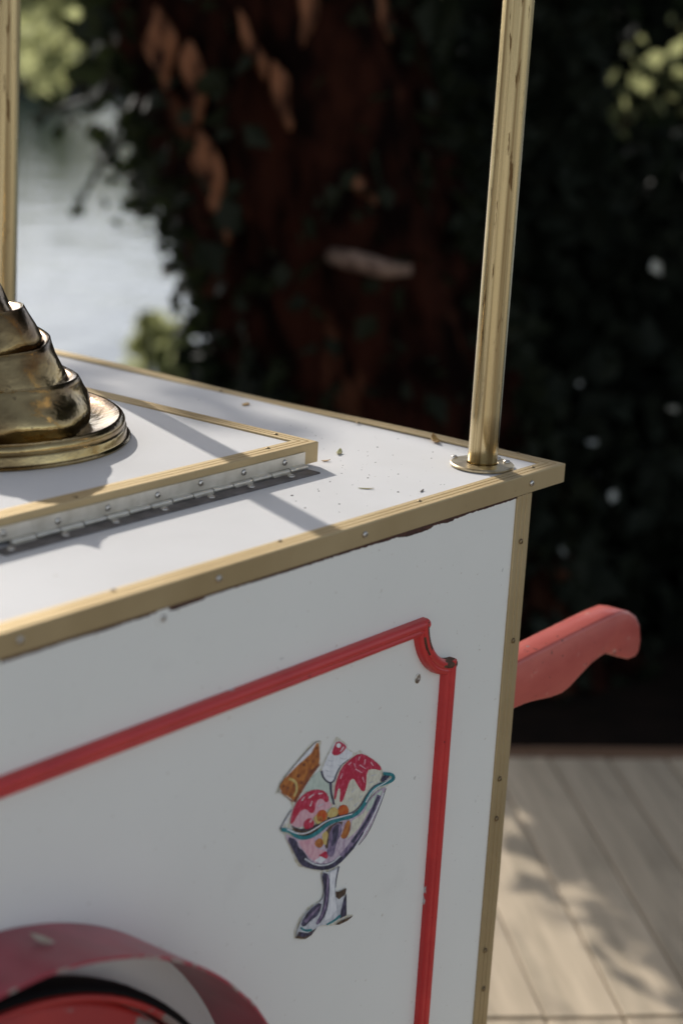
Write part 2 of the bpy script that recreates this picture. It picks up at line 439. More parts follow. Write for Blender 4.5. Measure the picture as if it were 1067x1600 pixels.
for u, v in ((431,679),): screw(lid_trims[1], on_level(u, v, LZ-.0002), (0,0,1), DULL, .8)

# red mouldings: four strips and four scooped corners
PM = [(0,0),(0,.0056),(.0010,.0084),(.0030,.0102),(.0058,.0106),(.0086,.0096),(.0098,.0080),(.0108,.0080),(.0120,.0090),(.0142,.0086),(.0158,.0070),(.0168,.0045),(.0170,0)]
def moulding(name, path, inner, matids=None):
    """path: list of (x, z, nx, nz); n points from the outer to the inner edge"""
    rings = [[(x + nx*a, FY - b, z + nz*a) for a, b in PM] for x, z, nx, nz in path]
    mb = MB().rings(rings)
    if matids:
        npf = len(PM)
        for i in range(len(path)-1):
            for j in range(npf):
                mb.m[i*npf+j] = matids(i/(len(path)-1), j)
    return build(name, mb, [M['red'], M['bare_wood']], cart, 50)
MXR, MZT = -.1942, ZT-.1189                # outer edges of the right strip and the top strip
MXL, MZB = CX1-MXR, .31
AR = .0560                                 # radius of the scooped corner
def line_path(a, b, nrm, n=12): return [(a[0]+(b[0]-a[0])*i/n, a[1]+(b[1]-a[1])*i/n, nrm[0], nrm[1]) for i in range(n+1)]
CXc = MXR; CZc = MZT                       # centre of the scoop is the outer corner
moulding('moulding_strip', line_path((MXL+AR, MZT), (MXR-AR, MZT), (0,-1)), 0)
moulding('moulding_strip', line_path((MXR, MZT-AR), (MXR, MZB+AR), (-1,0)), 0)
moulding('moulding_strip', line_path((MXR-AR, MZB), (MXL+AR, MZB), (0,1)), 0)
moulding('moulding_strip', line_path((MXL, MZB+AR), (MXL, MZT-AR), (1,0)), 0)
def scoop(cx, cz, a0, a1, ids=None):
    path = []
    for i in range(25):
        a = a0 + (a1-a0)*i/24
        dx, dz = math.cos(a), math.sin(a)
        R0 = AR - .0005
        path.append((cx + dx*R0, cz + dz*R0, dx, dz))
    return moulding('moulding_corner', path, 0, ids)
pad = math.radians(1.5)
def bare(t, j):
    w = math.sin(j*2.7)*.05
    if t < .30 + w and j in (1, 2, 3): return 1
    if .16 < t < .34 + w and j in (5, 6): return 1
    if t > .74 + w*.6 and j in (0, 1, 2, 3, 4): return 1
    return 0
scoop(CXc, CZc, math.pi+pad, 1.5*math.pi-pad, bare)
scoop(MXL, MZT, 1.5*math.pi+pad, 2*math.pi-pad); scoop(MXL, MZB, pad, .5*math.pi-pad); scoop(MXR, MZB, .5*math.pi+pad, math.pi-pad)
# small things on the panel: washer, patch with a screw
wc = on_face(652, 1060, FY)
wm = MB().lathe([(.0052,0),(.0052,.0007),(.0044,.0011),(.0026,.0010),(.0022,.0003),(.00001,.0003)], seg=20)
wm.v = [(wc.x + a*.85, FY - c, wc.z + b) for a, b, c in wm.v]
build('washer', wm, M['screw'], cart, 40)
pc = on_face(254, 965, FY)
build('patch', MB().box((pc.x-.0075, FY-.0008, pc.z-.006), (pc.x+.0075, FY+.0002, pc.z+.0075)), M['white'], cart)
screw(cart, (pc.x, FY-.0008, pc.z), (0,-1,0), None, 1.0)

# wheel and its arched fender
WX, WZ = -.8833, ZT-.6325
def ring_mb(prof, y, seg=96, a0=0, a1=2*math.pi, closed=True):
    """prof: list of (radius, offset towards the viewer)"""
    rings = []
    n = seg if closed else seg+1
    for i in range(n):
        a = a0 + (a1-a0)*i/seg
        rings.append([(WX + r*math.cos(a), y - d, WZ + r*math.sin(a)) for r, d in prof])
    if closed: rings.append(rings[0])
    return MB().rings(rings, True, not closed)
for yy, sgn in ((0.0, 1), (.80, -1)):
    f = lambda pr: [(r, d*sgn) for r, d in pr]
    N_ = 120; mbf = MB()
    rings = []
    for i in range(N_+1):
        a = math.radians(-8) + math.radians(196)*i/N_
        j = RNG.normal(0, .0004) + .0006*math.sin(i*1.3)
        pr = [(.3842, -.0016), (.3842, .0780), (.3842+j*.3, .0795+j), (.3815+j*.3, .0800+j), (.3818, .0780), (.3818, -.0016)]
        rings.append([(WX + r*math.cos(a), yy - d*sgn, WZ + r*math.sin(a)) for r, d in pr])
    mbf.rings(rings)
    n6 = 6
    for i in range(N_):
        mbf.m[i*n6+2] = 1
        if math.sin(i*.9)+math.sin(i*.37) > .2: mbf.m[i*n6+3] = 1
    fender = build('fender', mbf, [M['maroon'], M['chip']], cart, 40)
    disc = MB()
    prof = [(.05,.048),(.06,.040),(.20,.0345),(.322,.0345),(.328,.030),(.328,.014),(.05,.010)]
    disc.rings([[(WX + r*math.cos(2*math.pi*i/96), yy - d*sgn, WZ + r*math.sin(2*math.pi*i/96)) for r, d in prof] for i in range(97)], True, False)
    wheel = build('wheel', disc, M['wheel_red'], cart, 40)
    build('rim', ring_mb(f([(.331,.014),(.331,.040),(.334,.0425),(.337,.0415),(.338,.036),(.338,.014)]), yy), M['wheel_red'], wheel, 50)
    build('tyre', ring_mb(f([(.3381,.012),(.3381,.038),(.341,.039),(.344,.036),(.345,.031),(.345,.018),(.3435,.011)]), yy), M['rubber'], wheel, 50)  # black tyre band doubles as the dark shadow below the fender
    build('hub', ring_mb(f([(.0001,.075),(.030,.072),(.038,.060),(.048,.0455),(.048,.008),(.0001,.008)]), yy, 32), M['wheel_red'], wheel, 50)
for x in (-.2, -1.55):
    for y in (.06, .74): build('leg', MB().box((x-.02, y-.02, .0015), (x+.02, y+.02, .25)), M['red_handle'], cart)

# push handles on the right-hand side
HY = .040
outl = [(806,1036),(870,1003),(930,973),(955,961),(972,954.5),(985,956),(995,963),(1000.5,976),(1002,1000),(999,1018),(993,1027),(984,1031),(970,1028),(955,1023),(948,1022),
        (938,1028),(925,1038),(908,1056),(890,1076),(878,1085),(862,1091),(840,1096),(822,1101),(806,1108)]
pts = [on_face(u, v, HY) for u, v in outl]
pts = [(BX0+.001, pts[0].z)] + [(q.x, q.z) for q in pts] + [(BX0+.001, pts[-1].z-.002)]
def handle(y0, y1):
    c = .0042; mb = MB(); n = len(pts)
    cx = sum(q[0] for q in pts)/n; P2 = []
    for i, (x, z) in enumerate(pts):            # inset outline for the rounded edges
        a = Vector(pts[i-1]); b2 = Vector(pts[(i+1) % n]); t = (b2-a).normalized()
        nrm = Vector((t.y, -t.x)); P2.append((x + nrm.x*c, z + nrm.y*c) if 0 < i < n-1 else (x, z + (-c if i == 0 else c)))
    # outline runs clockwise seen from the front, so the inset normal points inwards
    rings = [[(x, y0, z) for x, z in P2], [(a*.35+x*.65, y0+c*.3, b*.35+z*.65) for (x, z), (a, b) in zip(pts, P2)], [(x, y0+c, z) for x, z in pts],
             [(x, y1-c, z) for x, z in pts], [(a*.35+x*.65, y1-c*.3, b*.35+z*.65) for (x, z), (a, b) in zip(pts, P2)], [(x, y1, z) for x, z in P2]]
    mb.rings(rings); return build('handle', mb, M['red_handle'], cart, 40)
h1 = handle(HY, HY+.036); handle(.846-HY-.045-.036, .846-HY-.045)
p = on_level(824, 1013, pts[1][1]); screw(h1, p, (0,0,1), DOME, 1.1)

# ------------------------------------------------------------------ sundae sticker, cut paper printed in colour
def smat(name, c, c2=None, sc=220, lo=.4, hi=.62): return mat(name, c, .5, col2=c2 or tuple(v*.7 for v in c), scale=(sc, sc, sc*.6), lo=lo, hi=hi)
S = {k: i for i, k in enumerate(['paper','orange','brown','white','green','navy','cream','crimson','pink','ored','yellow','glass','teal','grey','dkbr','mauve'])}
SM = [smat('print_paper', (.72,.70,.64), (.55,.50,.36)), smat('print_orange', (.52,.19,.04), (.30,.08,.018)), smat('print_brown', (.16,.035,.014), (.30,.09,.03)), smat('print_white', (.80,.80,.80), (.66,.66,.68)),
      smat('print_green', (.55,.62,.53), (.46,.54,.46)), smat('print_navy', (.012,.012,.035), (.075,.07,.13)), smat('print_cream', (.70,.67,.54), (.56,.53,.42)), smat('print_crimson', (.45,.010,.045), (.58,.07,.13), 300, .5, .62),
      smat('print_pink', (.72,.44,.47), (.62,.30,.36)), smat('print_red_orange', (.50,.055,.010), (.55,.14,.02)), smat('print_yellow', (.62,.50,.20), (.55,.36,.10)), smat('print_glass', (.58,.48,.54), (.40,.29,.38)),
      smat('print_teal', (.008,.15,.175), (.03,.24,.26)), smat('print_grey', (.46,.47,.50), (.64,.65,.66), 160), smat('print_dark', (.04,.018,.014), (.12,.075,.04)), smat('print_mauve', (.13,.095,.18), (.30,.23,.33))]
K = 4.639
layer = [0]; stk = MB()
def sp(x, y): return on_face(410 + x/K, 1130 + y/K, FY)
def poly(name, pts2, jitter=0.0):
    layer[0] += 1; d = .00030 + .000014*layer[0]
    vs = [sp(x + RNG.normal(0, jitter), y + RNG.normal(0, jitter)) for x, y in pts2]
    stk.add([(q.x, FY - d, q.z) for q in vs], [tuple(range(len(vs)))], S[name])
def smooth_poly(name, pts2, it=2):
    for _ in range(it):
        o = []
        for i, a in enumerate(pts2):
            b = pts2[(i+1) % len(pts2)]
            o += [(a[0]*.75+b[0]*.25, a[1]*.75+b[1]*.25), (a[0]*.25+b[0]*.75, a[1]*.25+b[1]*.75)]
        pts2 = o
    poly(name, pts2)
def ell(name, x, y, rx, ry=None, rot=0):
    ry = ry or rx; c, s = math.cos(rot), math.sin(rot)
    poly(name, [(x + rx*math.cos(a)*c - ry*math.sin(a)*s, y + rx*math.cos(a)*s + ry*math.sin(a)*c) for a in [2*math.pi*i/14 for i in range(14)]])
def ribbon(name, pl, w, w1=None):
    """a stroke; one quad for each step"""
    layer[0] += 1; d = .00030 + .000014*layer[0]
    for _ in range(2):
        o = [pl[0]]
        for a, b in zip(pl, pl[1:]): o += [(a[0]*.75+b[0]*.25, a[1]*.75+b[1]*.25), (a[0]*.25+b[0]*.75, a[1]*.25+b[1]*.75)]
        pl = o + [pl[-1]]
    L = []; Rr = []
    for i, (x, y) in enumerate(pl):
        a = pl[max(i-1, 0)]; b = pl[min(i+1, len(pl)-1)]
        tx, ty = b[0]-a[0], b[1]-a[1]; ln = math.hypot(tx, ty) or 1
        ww = (w + ((w1 if w1 is not None else w) - w)*i/(len(pl)-1))/2
        L.append((x - ty/ln*ww, y + tx/ln*ww)); Rr.append((x + ty/ln*ww, y - tx/ln*ww))
    q = [sp(*a) for a in L] + [sp(*a) for a in Rr]; n = len(pl)
    stk.add([(a.x, FY-d, a.z) for a in q], [(i, i+1, n+i+1, n+i) for i in range(n-1)], S[name])
OB = 789                                    # the lower half was read from a second enlargement
# cut paper
poly('paper', [(90,515),(130,410),(365,130),(425,125),(424,300),(360,385),(300,500),(420,330),(430,300),(485,195),(530,100),(545,98),(615,155),(612,180),(668,215),(705,193),(845,290),(868,335),(866,360),(920,355),(955,385),(945,415),(890,470),(850,590),(765,790),
               (735,OB+10),(690,OB+90),(545,OB+245),(527,OB+330),(520,OB+410),(540,OB+428),(600,OB+400),(602,OB+600),(655,OB+598),(600,OB+650),(500,OB+678),(400,OB+684),(340,OB+756),(290,OB+780),(228,OB+770),(228,OB+715),(265,OB+625),(325,OB+545),(430,OB+480),(436,OB+400),(418,OB+292),(325,OB+262),(262,OB+250),(235,OB+215),(165,OB+30),(135,OB-10),(120,770),(215,600),(185,550),(110,505)])
smooth_poly('orange', [(128,430),(240,315),(300,265),(355,215),(385,145),(410,140),(416,298),(350,380),(290,470),(235,572),(190,535),(125,492)], 1)
poly('brown', [(416,292),(412,306),(352,386),(236,578),(222,562),(270,480),(330,360),(395,300)])
poly('brown', [(118,492),(140,500),(190,545),(225,565),(215,574),(180,545)])
poly('white', [(140,412),(378,140),(384,150),(355,212),(300,262),(240,315),(165,395)])
for x, y, r in ((260,380,16),(300,300,14),(340,340,15),(365,275,14),(395,240,12),(230,450,16),(280,430,14),(180,470,15),(205,515,16),(320,270,10),(390,180,12),(150,455,13),(250,500,13)): ell('brown', x, y, r*.8, r, .6)
ribbon('yellow', [(190,400),(240,420),(250,480),(225,530)], 22, 10)
ribbon('dkbr', [(112,500),(135,412),(378,132),(412,130)], 6)
smooth_poly('green', [(425,330),(440,400),(500,440),(505,580),(480,600),(430,480),(370,475),(290,505),(335,420),(360,385)], 1)
smooth_poly('white', [(538,112),(612,162),(605,190),(665,215),(600,280),(560,320),(540,410),(500,432),(450,408),(425,350),(440,300),(490,200)], 1)
for y0, x0 in ((265,470),(300,460),(340,455),(380,470),(250,560),(300,540)): ribbon('grey', [(x0,y0),(x0+25,y0+10),(x0+50,y0+4)], 7, 3)
smooth_poly('crimson', [(538,118),(612,165),(590,195),(560,225),(525,235),(498,222),(505,190)], 1)
ell('white', 548, 160, 17); ribbon('white', [(585,170),(560,205)], 10, 4)
ribbon('navy', [(424,345),(436,395),(480,435),(515,420),(530,370),(560,310),(620,262)], 15, 7)
ribbon('navy', [(490,430),(492,500),(515,590)], 20, 12)
smooth_poly('cream', [(515,590),(515,440),(555,320),(620,262),(700,215),(835,290),(862,330),(855,400),(790,480),(720,600),(640,655),(590,610),(555,590)], 1)
smooth_poly('crimson', [(512,540),(525,430),(565,320),(630,258),(700,214),(765,238),(850,305),(860,345),(800,328),(752,340),(745,480),(720,500),(680,440),(655,395),(625,420),(600,500),(575,570),(552,570),(562,480),(545,465),(525,560)], 1)
for a in ([(700,240),(690,270)], [(740,260),(735,300)], [(670,330),(720,360)], [(620,300),(640,280)], [(780,280),(800,310)], [(700,300),(745,330)], [(660,290),(668,320)], [(560,400),(575,360)], [(720,390),(735,430)]): ribbon('pink', a, 10, 3)
for a in ([(620,560),(650,540)], [(660,600),(690,570)], [(640,500),(670,470)], [(700,540),(720,520)], [(780,380),(820,370)], [(770,430),(800,420)]): ribbon('grey', a, 8, 3)
smooth_poly('pink', [(190,725),(220,600),(290,510),(370,475),(440,490),(480,560),(505,600),(420,645),(350,690),(300,745),(240,755)], 1)
smooth_poly('crimson', [(192,722),(228,585),(300,505),(380,474),(452,490),(482,550),(455,578),(425,540),(385,560),(372,645),(340,652),(312,618),(270,632),(235,690),(212,728)], 1)
for a in ([(330,540),(370,510)], [(280,560),(300,530)], [(400,510),(430,505)], [(340,600),(355,560)]): ribbon('white', a, 8, 3)
ribbon('grey', [(400,600),(440,580)], 8, 3); ribbon('white', [(130,755),(170,690),(210,620)], 14, 5); ribbon('navy', [(124,765),(160,695),(205,625)], 6, 4)
smooth_poly('dkbr', [(200,745),(290,770),(380,735),(470,680),(540,645),(610,640),(560,690),(470,725),(400,785),(320,820),(250,810)], 1)
smooth_poly('yellow', [(455,660),(500,600),(545,620),(540,665),(490,690)], 1)
smooth_poly('yellow', [(360,690),(400,640),(450,660),(470,700),(400,740)], 1)
ell('ored', 425, 668, 38, 44, .3); ell('ored', 580, 632, 38, 44, .2); ell('orange', 410, 690, 22, 20); ell('crimson', 330, 728, 36, 44, .6); ell('pink', 345, 705, 8, 16, .6)
# bowl
smooth_poly('glass', [(145,790),(240,835),(330,835),(430,770),(540,705),(640,695),(725,620),(800,505),(885,455),(885,480),(845,590),(760,785),(700,OB+70),(610,OB+165),(530,OB+245),(440,OB+276),(330,OB+260),(270,OB+240),(215,OB+130)], 1)
poly('pink', [(250,850),(370,830),(380,900),(460,930),(430,OB+160),(380,OB+215),(330,OB+180),(270,OB+100)])
poly('white', [(370,OB+205),(420,OB+170),(450,OB+195),(420,OB+225)])
poly('crimson', [(400,OB+165),(450,OB+135),(480,OB+150),(460,OB+190)], 2)
smooth_poly('navy', [(165,815),(240,840),(255,900),(290,OB+130),(340,OB+215),(440,OB+232),(520,OB+200),(600,OB+120),(690,OB+40),(730,OB-20),(715,OB+40),(640,OB+135),(540,OB+240),(450,OB+278),(330,OB+262),(270,OB+235),(230,OB+160)], 1)
ribbon('grey', [(300,OB+190),(380,OB+240),(480,OB+235),(560,OB+170),(650,OB+80)], 14, 8)
poly('dkbr', [(430,800),(480,745),(530,715),(575,710),(545,820),(500,900),(450,905)])
poly('yellow', [(425,800),(455,775),(470,800),(455,880),(430,875)])
smooth_poly('mauve', [(480,760),(560,705),(570,790),(530,860),(510,960),(480,OB+180),(455,OB+150),(470,880)], 1)
smooth_poly('navy', [(500,760),(545,715),(545,800),(520,870),(490,900),(500,830)], 1)
smooth_poly('orange', [(375,850),(410,825),(435,850),(430,890),(400,905),(370,880)], 1)
smooth_poly('orange', [(600,705),(632,700),(625,790),(590,840),(555,825),(575,780)], 1)
poly('cream', [(640,705),(720,650),(780,560),(760,640),(690,760),(640,810),(600,840),(630,770)])
smooth_poly('green', [(740,600),(800,520),(870,470),(840,540),(790,600),(745,650)], 1)
ribbon('mauve', [(840,520),(790,640),(720,760),(640,870),(560,960)], 40, 24)
ribbon('navy', [(830,530),(780,650),(720,750),(640,860)], 16, 22)
ribbon('white', [(870,500),(820,620),(740,780),(660,900)], 12, 6)
ribbon('navy', [(886,470),(846,590),(762,790),(690,OB+90)], 5)
smooth_poly('navy', [(848,415),(868,372),(920,372),(900,400),(862,425)], 1)
ribbon('teal', [(130,768),(195,775),(245,825),(320,830),(400,785),(470,720),(560,690),(650,672),(712,620),(760,520),(810,455),(885,432),(945,405),(938,368),(868,362)], 30, 22)
ribbon('white', [(170,764),(235,795),(300,800),(380,760),(460,700),(560,676),(640,655)], 10, 7)
ribbon('white', [(740,570),(790,480),(870,435),(925,395)], 8, 5)
ribbon('navy', [(205,745),(290,780),(380,745),(470,690),(560,668),(640,650),(700,600),(750,510),(800,450),(850,430)], 7, 5)
# stem and foot
smooth_poly('grey', [(415,OB+290),(480,OB+285),(545,OB+242),(525,OB+330),(520,OB+415),(530,OB+480),(590,OB+440),(596,OB+600),(480,OB+668),(400,OB+672),(340,OB+740),(240,OB+765),(240,OB+720),(270,OB+640),(330,OB+550),(430,OB+490),(440,OB+400)], 1)
poly('white', [(482,OB+290),(535,OB+265),(515,OB+340),(512,OB+440),(530,OB+560),(480,OB+620),(440,OB+640),(470,OB+500)])
smooth_poly('navy', [(418,OB+288),(478,OB+300),(478,OB+460),(455,OB+590),(400,OB+668),(372,OB+665),(425,OB+570),(442,OB+420)], 1)
ribbon('mauve', [(465,OB+310),(462,OB+470),(430,OB+590),(385,OB+660)], 12, 20)
ribbon('navy', [(545,OB+245),(528,OB+320),(520,OB+400)], 12, 5)
smooth_poly('navy', [(265,OB+660),(330,OB+556),(424,OB+495),(405,OB+590),(340,OB+640),(290,OB+690)], 1)
ribbon('mauve', [(300,OB+650),(360,OB+580),(410,OB+530)], 24, 8)
poly('navy', [(560,OB+560),(580,OB+480),(600,OB+440),(600,OB+600),(550,OB+625)])
poly('dkbr', [(520,OB+428),(545,OB+430),(600,OB+403),(592,OB+445),(545,OB+485),(522,OB+465)])
ribbon('teal', [(455,OB+668),(510,OB+640),(555,OB+600)], 12, 18)
ribbon('teal', [(266,OB+688),(300,OB+712),(350,OB+706)], 14, 20)
poly('dkbr', [(232,OB+765),(255,OB+718),(320,OB+728),(385,OB+690),(345,OB+745),(300,OB+772)])
poly('navy', [(245,OB+745),(262,OB+720),(330,OB+730),(380,OB+696),(340,OB+738),(290,OB+760)])
poly('dkbr', [(520,OB+668),(560,OB+640),(652,OB+600),(605,OB+640),(545,OB+668)])
tag(build('sundae_sticker', stk, SM, cart), 'printed cut-out of an ice cream sundae in a footed glass')

# ------------------------------------------------------------------ brass swirl cone on the lid
cone = tag(empty('cone_ornament', (-.464, .442, LZ-.0018)), 'tarnished brass cone of stacked swirls on a round foot, standing on the white lid', 'ornament')
SH = .0265
CC = (-.464, .442, LZ-.0018)
build('foot', MB().lathe([(.1405,0),(.1448,.0004),(.1452,.0022),(.1436,.0034),(.1412,.0038),(.1406,.0050),(.1406,.0118),(.1398,.0130),(.1385,.0136),(.1392,.0165),(.1388,.0195),(.1372,.0222),(.1345,.0240),
      (.1320,.0238),(.1250,.0205),(.1100,.0150),(.0950,.0130)], CC, 96, fn=lambda r, z, a: (r+SH, z)), M['brass_cone'], cone, 40)
def swirl(k0):
    def fn(r, z, a):
        t = .0045*math.sin(a - 1.0 + k0*1.9)*(1 if z > .05 else .3)
        d = 1 + .015*math.sin(3*a + k0*2 + z*60) + .013*math.sin(5*a - k0 + z*90) + .008*math.sin(9*a + z*140)
        return (r+SH)*d, z + t
    return fn
tiers = [[(.0985,.0080),(.1010,.0120),(.1050,.0200),(.1062,.0280),(.1045,.0350),(.0990,.0430),(.0930,.0530),(.0890,.0610),(.0868,.0660),(.0850,.0668),(.0800,.0652),(.0740,.0620),(.0700,.0600)],
         [(.0760,.0500),(.0790,.0540),(.0770,.0620),(.0725,.0720),(.0680,.0830),(.0640,.0930),(.0622,.0985),(.0606,.0992),(.0560,.0965),(.0510,.0925),(.0480,.0900)],
         [(.0500,.0850),(.0530,.0890),(.0505,.0980),(.0450,.1100),(.0390,.1210),(.0345,.1280),(.0330,.1288),(.0290,.1268),(.0240,.1240),(.0210,.1230)],
         [(.0230,.1180),(.0255,.1220),(.0230,.1300),(.0165,.1420),(.0110,.1530),(.0085,.1575),(.0070,.1580),(.0020,.1560),(-.002,.1545)],
         [(-.001,.1500),(.0015,.1535),(-.002,.1600),(-.010,.1720),(-.018,.1820),(-.0235,.1870),(-.02649,.1880)]]
for k, pr in enumerate(tiers):
    build('swirl', MB().lathe(pr, CC, 96, fn=swirl(k)), M['brass_cone'], cone, True)

# ------------------------------------------------------------------ dirt and dry leaf bits on the cart
M['dirt'] = mat('dirt_speck', (.05,.04,.03), .9)
M['dry_leaf'] = mat('dry_leaf', (.42,.26,.07), .7, col2=(.28,.15,.04), scale=(120,120,120))
M['green_bit'] = mat('withered_leaf', (.30,.30,.12), .7, col2=(.24,.2,.08), scale=(120,120,120))
M['petal'] = mat('dry_petal', (.50,.43,.34), .7, col2=(.38,.3,.22), scale=(120,120,120))
specks = MB()
for _ in range(85):
    while True:
        x, y = RNG.uniform(-.36, -.03), RNG.uniform(.03, .5)
        if not (x < LX0+.004 and y > .145) and math.hypot(x-PX, y-PY) > .036 and RNG.random() < math.exp(-((x+.2)/.12)**2-((y-.12)/.16)**2)+.06: break
    r = abs(RNG.normal(0, .00045)) + .0003
    a0 = RNG.uniform(0, 6)
    st = RNG.uniform(1, 2.2)
    base = [(x + r*st*math.cos(a0+a)*1.0, y + r*math.sin(a0+a), ZT-.0020) for a in np.arange(5)*2*math.pi/5]
    specks.add(base + [(x, y, ZT-.0019+r*.6)], [(i, (i+1) % 5, 5) for i in range(5)])
tag(build('dirt_specks', specks, M['dirt']), 'dark specks of dirt scattered over the white cart top', 'dirt', kind='stuff')
def leaf_bit(name, p, L, W, ang, curl, m, label, cat='leaf', tilt=0.0):
    mb = MB(); n = 8; rows = []
    ca, sa = math.cos(ang), math.sin(ang)
    for i in range(n+1):
        t = i/n; w = W*math.sin(math.pi*min(1, max(.03, t)))**.8 + .0002
        zz = curl*L*(t-.4)**2*.8 + tilt*L*t
        row = []
        for s in (-1, -.4, .4, 1):
            lx, ly = (t-.5)*L, s*w*.5
            row.append((p[0]+lx*ca-ly*sa, p[1]+lx*sa+ly*ca, p[2]+.0006+zz+abs(s)*w*.18*curl))
        rows.append(row)
    bot = [[(x, y, z-.0004) for x, y, z in r] for r in rows]
    mb.rings([r + b[::-1] for r, b in zip(rows, bot)])
    return tag(build(name, mb, m, None, True), label, cat)
zt = ZT-.0018
p = on_level(680, 691, zt); leaf_bit('dry_leaf', p, .024, .009, .9, 1.1, M['dry_leaf'], 'curled yellow dry leaf by the side edging, behind the pole foot')
p = on_level(530, 709, zt); leaf_bit('dry_leaf', p, .016, .006, .5, .9, M['green_bit'], 'greenish withered leaf bit beside the corner of the lid')
p = on_level(509, 721, zt); leaf_bit('dry_leaf', p, .010, .0035, -.6, .6, M['dry_leaf'], 'tiny brown leaf bit touching the shadow by the lid corner')
p = on_level(572, 764, zt); leaf_bit('twig_bit', p, .016, .0026, -.9, .2, M['green_bit'], 'short grey-green twig bit lying on the open white top', 'twig')
p = on_level(384, 633, zt); leaf_bit('dry_leaf', p, .014, .008, .2, .4, M['dry_leaf'], 'small orange leaf against the far side edging')
p = on_level(659, 768, zt); leaf_bit('twig_bit', p, .010, .002, .3, .4, M['dirt'], 'dark crumb of bark near the front edging', 'twig')
def fender_pt(u, v):
    # where the ray meets the fender's cylinder
    d = ray(u, v); ox, oz = CAMPOS.x-WX, CAMPOS.z-WZ
    a = d.x**2+d.z**2; b = 2*(ox*d.x+oz*d.z); c = ox*ox+oz*oz-.3845**2
    t = (-b - math.sqrt(b*b-4*a*c))/(2*a); return CAMPOS + d*t
p = fender_pt(66, 1474); leaf_bit('dry_petal', p, .020, .010, 2.2, .5, M['petal'], 'pale dry petal lying on the maroon wheel fender', 'petal', .25)

# ================================================================== BACKGROUND
def leaves(mb, pts, size, spread=.35, flat=.0, mats=1):
    """one folded pair of triangles for each leaf; vectorised"""
    P = np.asarray(pts, float); n = len(P)
    if n == 0: return
    a = RNG.normal(size=(n, 3)); a[:, 2] -= .5; a /= np.linalg.norm(a, axis=1, keepdims=True)
    b = RNG.normal(size=(n, 3)); b -= a*np.sum(a*b, 1, keepdims=True); b /= np.linalg.norm(b, axis=1, keepdims=True)
    c = np.cross(a, b)
    L = size*(1 + spread*RNG.normal(size=(n, 1))).clip(.35, 2); W = L*.40
    v0 = P - a*L*.5; v1 = P + a*L*.5
    v2 = P + b*W + c*L*.10 - a*L*.08; v3 = P - b*W + c*L*.10 - a*L*.08
    V = np.stack([v0, v2, v1, v3], 1).reshape(-1, 3)
    o = len(mb.v); mb.v += [tuple(x) for x in V.tolist()]
    for i in range(n):
        k = o + 4*i; mb.f.append((k, k+1, k+2)); mb.f.append((k, k+2, k+3))
    mb.m += [0]*(2*n) if mats == 1 else [int(q) for q in np.repeat(RNG.integers(0, mats, n), 2)]
def clump_pts(c, r, n, lumps=8, fill=.75):
    """points in an uneven crown made of lumps"""
    c = np.array(c); r = np.array(r, float)*np.ones(3)
    ctr = RNG.normal(size=(lumps, 3)); ctr /= np.linalg.norm(ctr, axis=1, keepdims=True)
    ctr = ctr*RNG.uniform(.25, .78, (lumps, 1)); rad = RNG.uniform(.28, .55, lumps)
    k = RNG.integers(0, lumps, n); d = RNG.normal(size=(n, 3)); d /= np.linalg.norm(d, axis=1, keepdims=True)
    rr = RNG.uniform(0, 1, (n, 1))**(1/3)*fill + (1-fill)
    return c + (ctr[k] + d*rr*rad[k][:, None])*r

# ---- the leaning tree
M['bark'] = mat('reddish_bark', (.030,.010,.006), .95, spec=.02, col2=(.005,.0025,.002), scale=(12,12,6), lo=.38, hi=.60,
                spots=[((6,6,2.2), .60, .74, (.15,.06,.032), 5)], bump=1.0, bscale=(16,16,4), bdist=.05)  # paler spots put sunlit flecks into the bark colour
M['bark_lit'] = mat('sunlit_bark', (.22,.095,.048), .9, spec=.05, col2=(.022,.009,.006), scale=(24,24,9), lo=.40, hi=.60, bump=.8, bscale=(20,20,6), bdist=.02)  # bright bark colour stands in for sun patches on the trunk
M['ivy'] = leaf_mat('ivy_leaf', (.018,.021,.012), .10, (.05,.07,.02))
M['dark_leaf'] = leaf_mat('shade_leaf', (.017,.020,.013), .06, (.03,.05,.02))  # leaf colour lowered towards black to hold deep shade
M['sun_leaf'] = leaf_mat('sunlit_leaf', (.13,.145,.06), .6, (.46,.47,.22))  # leaf colour and translucency raised to look sunlit
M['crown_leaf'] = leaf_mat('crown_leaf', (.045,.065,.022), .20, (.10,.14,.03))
tree = tag(empty('leaning_tree', at_range(545, 700, 5.0)*1), 'thick leaning tree with reddish bark and ivy standing behind the cart', 'tree')
A0 = at_range(590, 600, 5.0); A1 = at_range(412, 0, 5.0)
LEAN = (A1 - A0)/(A1.z - A0.z)
def trunk_axis(z): return A0 + LEAN*(z - A0.z)
tree.location = trunk_axis(-.16)
NA = 72; rings = []
zs = np.concatenate([np.linspace(-.3, 2.2, 64), np.linspace(2.3, 3.3, 10)])
for z in zs:
    c = trunk_axis(z); ring = []
    R = .365 + .20*math.exp(-(z+.3)/.28) - .03*max(0, z-1.5)
    for j in range(NA):
        a = 2*math.pi*j/NA
        k = 1 + .07*math.sin(3*a+1.1+z*.4) + .05*math.sin(5*a-z*1.3) + .045*math.sin(13*a+2.2*math.sin(z*2.1)) + .02*math.sin(29*a+3*math.sin(z*5))
        ring.append((c.x + R*k*math.cos(a), c.y + R*k*math.sin(a), z))
    rings.append(ring)
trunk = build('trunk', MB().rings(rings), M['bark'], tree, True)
tocam = Vector((CAMPOS.x-A0.x, CAMPOS.y-A0.y, 0)).normalized(); tright = Vector((RIGHT.x, RIGHT.y, 0)).normalized()
